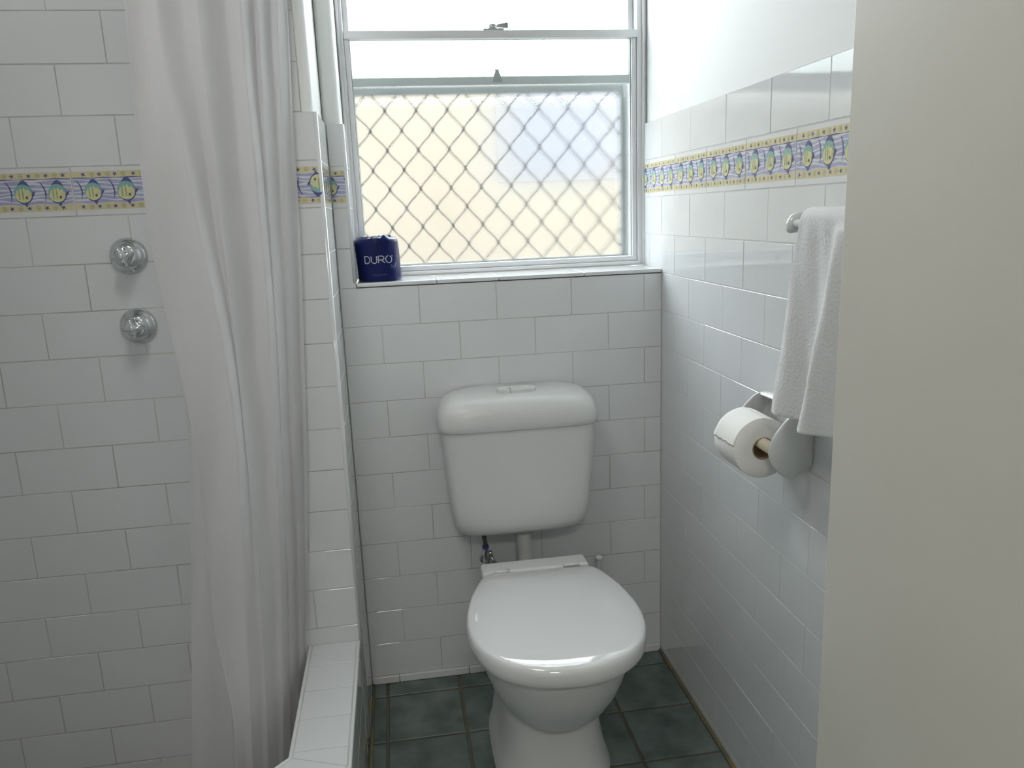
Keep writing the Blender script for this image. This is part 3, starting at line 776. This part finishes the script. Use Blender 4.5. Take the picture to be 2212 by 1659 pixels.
# towel: one folded sheet over the bar; arc-length s goes up the wall side, over the bar, down the room side
m = MB(); rows = []
NU, NS = 60, 90
for i in range(NS + 1):
    f = i / NS; row = []
    for j in range(NU + 1):
        u = j / NU
        s = f * .635 - .29      # <0 wall side, 0..02 over the bar, >0 room side
        if s < -.028: x, z, side = -.041, 1.262 + (s + .028), -1
        elif s < .028:
            a = math.pi * (s + .028) / .056; x, z, side = -.060 + .019 * math.cos(a), 1.264 + .0225 * math.sin(a), 0
        else: x, z, side = -.079, 1.262 - (s - .028), 1
        drop = max(0, s - .028) / .33
        y = -.868 - .275 * u
        # flare towards the bottom and hanging folds
        y += .052 * drop * (1 - u) ** 1.2
        if side == 1:
            g = drop ** .8
            fold = .010 * math.exp(-((u - .07) / .07) ** 2) * g + .026 * math.exp(-((u - (.50 - .10 * drop)) / .085) ** 2) * (.35 + g) - .012 * math.exp(-((u - .24) / .09) ** 2) * g + .018 * math.exp(-((u - .80) / .10) ** 2) * g
            x -= fold + .006 * g
            z += .012 * u * drop
            y -= .012 * g * math.exp(-((u - .42) / .10) ** 2)
        x += .0012 * math.sin(u * 40 + z * 30) * (1 if side == 1 else .3)
        row.append((x, y, z))
    rows.append(row)
m.loft(rows, TOWEL, cap0=False, cap1=False, closed=False)
tw = m.build('hand_towel', loc=(-.06, -.99, 1.28)); tag(tw, 'white hand towel folded over the rail partly hidden by the door', 'towel')
sm = tw.modifiers.new('t', 'SOLIDIFY'); sm.thickness = .0042; sm.offset = 0
tx = bpy.data.textures.new('terry', 'CLOUDS'); tx.noise_scale = .0035
sb = tw.modifiers.new('s', 'SUBSURF'); sb.levels = 1; sb.render_levels = 2
dm = tw.modifiers.new('d', 'DISPLACE'); dm.texture = tx; dm.strength = .0018; dm.texture_coords = 'LOCAL'

# ---------------------------------------------------------------- shower taps
def tap(x, z, rot, label):
    e = empty('shower_tap', (x, -.2425, z), label, 'tap', 'shower taps')
    Y = -.2425
    m = MB(); rings = []
    for r, d in ((.0385, .0005), (.0385, .003), (.037, .007), (.032, .012), (.0265, .019), (.0235, .024), (.021, .026), (.017, .0265)):
        rings.append([(x + r * math.cos(t), Y - d, z + r * math.sin(t)) for t in [2 * math.pi * j / 40 for j in range(40)]])
    m.loft(rings, CHROME); adopt(e, m.build('flange', auto=50))
    m = MB(); rings = []
    for k, d in ((.8, .0262), (.95, .030), (1.0, .036), (1.0, .048), (.92, .054), (.80, .057), (.45, .058)):
        ring_ = []
        for j in range(80):
            t = 2 * math.pi * j / 80; r = (.0165 + .0048 * math.cos(4 * (t - rot)) + .0012 * math.cos(8 * (t - rot))) * k
            ring_.append((x + r * math.cos(t), Y - d, z + r * math.sin(t)))
        rings.append(ring_)
    m.loft(rings, CHROME); h = m.build('handle', auto=50); adopt(e, h)
    m = MB(); m.loft([[(x + r * math.cos(t), Y - d, z + r * math.sin(t)) for t in [2 * math.pi * j / 24 for j in range(24)]] for r, d in ((.0065, .0575), (.0065, .0590), (.005, .0598))], CHROME)
    adopt(e, m.build('button'))
tap(-1.2705, 1.2375, .3, 'upper chrome shower tap with cross handle just below the fish border')
tap(-1.2700, 1.0870, .05, 'lower chrome shower tap with cross handle beside the curtain edge')

# ---------------------------------------------------------------- shower curtain
# control lines down the cloth: ridge positions as seen in the photo, each at its own distance (Y)
ctrl = [
    (-.268, [(612, -300), (619, 0), (625, 75), (632.5, 271), (646, 452), (653.6, 631), (659.6, 842), (664, 980), (666, 1380), (668, 1760)]),
    (-.330, [(592, -300), (598, 0), (607, 211), (614, 361), (626, 631), (632.5, 842), (640, 1100), (648, 1400), (650, 1800)]),
    (-.390, [(547, -300), (555.7, 0), (566, 181), (572, 301), (584, 500), (593, 631), (602, 781), (608, 902), (622, 1200), (628, 1500), (630, 1800)]),
    (-.450, [(508, -300), (519.5, 0), (530, 151), (545, 271), (565, 500), (578, 631), (587, 826), (596, 980), (606, 1200), (612, 1500), (612, 1800)]),
    (-.520, [(418, -300), (428, 0), (452, 241), (478, 482), (502, 700), (532, 980), (556, 1200), (575, 1500), (585, 1800)]),
    (-.575, [(325, -300), (337, 0), (352, 120), (379, 241), (409.6, 377), (427.6, 482), (457.8, 616), (485, 745), (506, 872), (515, 980), (530, 1250), (540, 1500), (550, 1800)]),
    (-.600, [(250, -300), (266, 0), (298, 346), (313, 452), (322, 525), (352, 661), (379, 766), (400.5, 869), (421.6, 962), (443, 1180), (459, 1357), (507, 1548), (520, 1800)]),
    (-.530, [(290, -300), (306, 0), (340, 346), (366, 525), (410, 766), (440, 900), (460, 1020), (474, 1180), (484, 1357), (500, 1548), (505, 1800)]),
    (-.500, [(276, -300), (292, 0), (318, 346), (340, 525), (392, 766), (404, 880), (411, 1020), (413, 1238), (414, 1500), (416, 1800)]),
]
ZC0, ZC1, NZ = .075, 1.985, 110
def line_x(Y, pts, zq):
    zz = []
    for px, py in pts:
        h = hit(px, py, 1, Y); zz.append((h.z, h.x))
    zz.sort()
    if zq <= zz[0][0]: a, b = zz[0], zz[1]
    elif zq >= zz[-1][0]: a, b = zz[-2], zz[-1]
    else:
        for a, b in zip(zz, zz[1:]):
            if a[0] <= zq <= b[0]: break
    t = (zq - a[0]) / (b[0] - a[0]); t = max(-.6, min(1.6, t)); return a[1] + (b[1] - a[1]) * t
# smooth the sampled lines, then interpolate across with valleys between ridges
cols = []
for Y, pts in ctrl:
    xs_ = [line_x(Y, pts, ZC0 + (ZC1 - ZC0) * i / NZ) for i in range(NZ + 1)]
    for _ in range(14): xs_ = [xs_[0]] + [(xs_[i - 1] + 2 * xs_[i] + xs_[i + 1]) / 4 for i in range(1, NZ)] + [xs_[-1]]
    cols.append((Y, xs_))
SUBN = 16; rows = []
dep = [.055, .060, .060, .055, .045, .022, .0, .014]
for i in range(NZ + 1):
    z = ZC0 + (ZC1 - ZC0) * i / NZ; row = []
    for s in range(len(cols) - 1):
        Y0, X0 = cols[s][0], cols[s][1][i]; Y1, X1 = cols[s + 1][0], cols[s + 1][1][i]
        for q in range(SUBN + (1 if s == len(cols) - 2 else 0)):
            t = q / SUBN
            # sharper ridges, broad valleys
            val = abs(math.sin(math.pi * t ** 1.7)) ** .55
            sx = t + .05 * math.sin(2 * math.pi * t)
            x = X0 + (X1 - X0) * sx; y = Y0 + (Y1 - Y0) * t + dep[s] * val * (.75 + .25 * math.sin(z * 3 + s))
            y += .003 * math.sin(z * 17 + s * 2 + t * 3) * val
            if z < .36:      # cloth hangs inside the kerb
                k = min(1, (.36 - z) / .06); lim = -.990 - max(0, -.60 - y); x = x + (min(x, lim) - x) * k
            row.append((x, y, z))
    rows.append(row)
m = MB(); m.loft(rows, CLOTH, cap0=False, cap1=False, closed=False)
cu = m.build('shower_curtain', loc=(-1.05, -.5, 1.98), fix=False); tag(cu, 'sheer white shower curtain hanging in long folds beside the tiled pier', 'shower curtain')
sb = cu.modifiers.new('s', 'SUBSURF'); sb.levels = 1; sb.render_levels = 1
# rail the curtain hangs from (above the picture)
cr_ = empty('curtain_rail', (-1.0, -.5, 2.03), 'chrome shower curtain rail bent round the corner of the shower', 'curtain rail')
m = MB(); m.tube([(-1.0, -.244, 2.03), (-1.0, -.55, 2.03), (-1.02, -.63, 2.03), (-1.075, -.70, 2.03), (-1.748, -1.373, 2.03)], .0125, CHROME, 16); adopt(cr_, m.build('rail'))
m = MB(); m.tube([(-1.0, -.2432, 2.03), (-1.0, -.252, 2.03)], .028, CHROME, 24); adopt(cr_, m.build('wall_flange'))
for k, (Y, X) in enumerate(cols):
    x, y = X[-1], Y
    g = MB(); xr = -1.0 if y > -.58 else -1.0 - (-.58 - y)
    g.tube([(x, y, 1.978), ((x + xr) / 2, y, 2.0), (xr, y, 2.047), (xr + .018, y, 2.03), (xr + .006, y, 2.010), ((x + xr) / 2 + .004, y, 1.99), (x, y, 1.978)], .0016, PLAST, 8); o = g.build('curtain_ring', loc=(xr, y, 2.03))
    tag(o, 'white plastic curtain ring, ' + ('closest to the tiled wall', 'second from the tiled wall', 'third from the tiled wall', 'fourth from the tiled wall', 'fifth from the tiled wall', 'just before the bend of the rail', 'furthest out past the bend', 'behind the folded back edge, near the bend', 'holding the loose hem of the curtain')[k], 'curtain ring', 'curtain rings on the shower rail')

# ---------------------------------------------------------------- painted wall end beside the doorway
m = MB(); m.box((-.200, -1.93, .0), (.008, -1.190, CH), DOORM)
structure(m.build('wall_entry', bevel=.0025), 'cream painted wall at the right edge of the view hiding part of the towel', 'wall')
# housings for the added, unseen fill lamps in hall and bathroom
m = MB(); m.loft([sq(-.8, -3.2, r, r, z, n=32) for r, z in ((.28, 2.449), (.29, 2.42), (.29, 2.385), (.28, 2.375), (.27, 2.385), (.27, 2.43))], PLAST)
lp = m.build('fill_lamp_housing', loc=(-.8, -3.2, 2.449)); tag(lp, 'round white housing of the added, unseen fill lamp in the hall beyond the doorway', 'lamp')
m = MB(); m.loft([sq(-1.0, -1.15, r, r, z, n=32) for r, z in ((.24, 2.449), (.25, 2.42), (.25, 2.385), (.24, 2.375), (.23, 2.385), (.23, 2.43))], PLAST)
lp = m.build('fill_lamp_housing', loc=(-1.0, -1.15, 2.449)); tag(lp, 'round white housing of the added, unseen fill lamp on the bathroom ceiling in front of the shower', 'lamp')
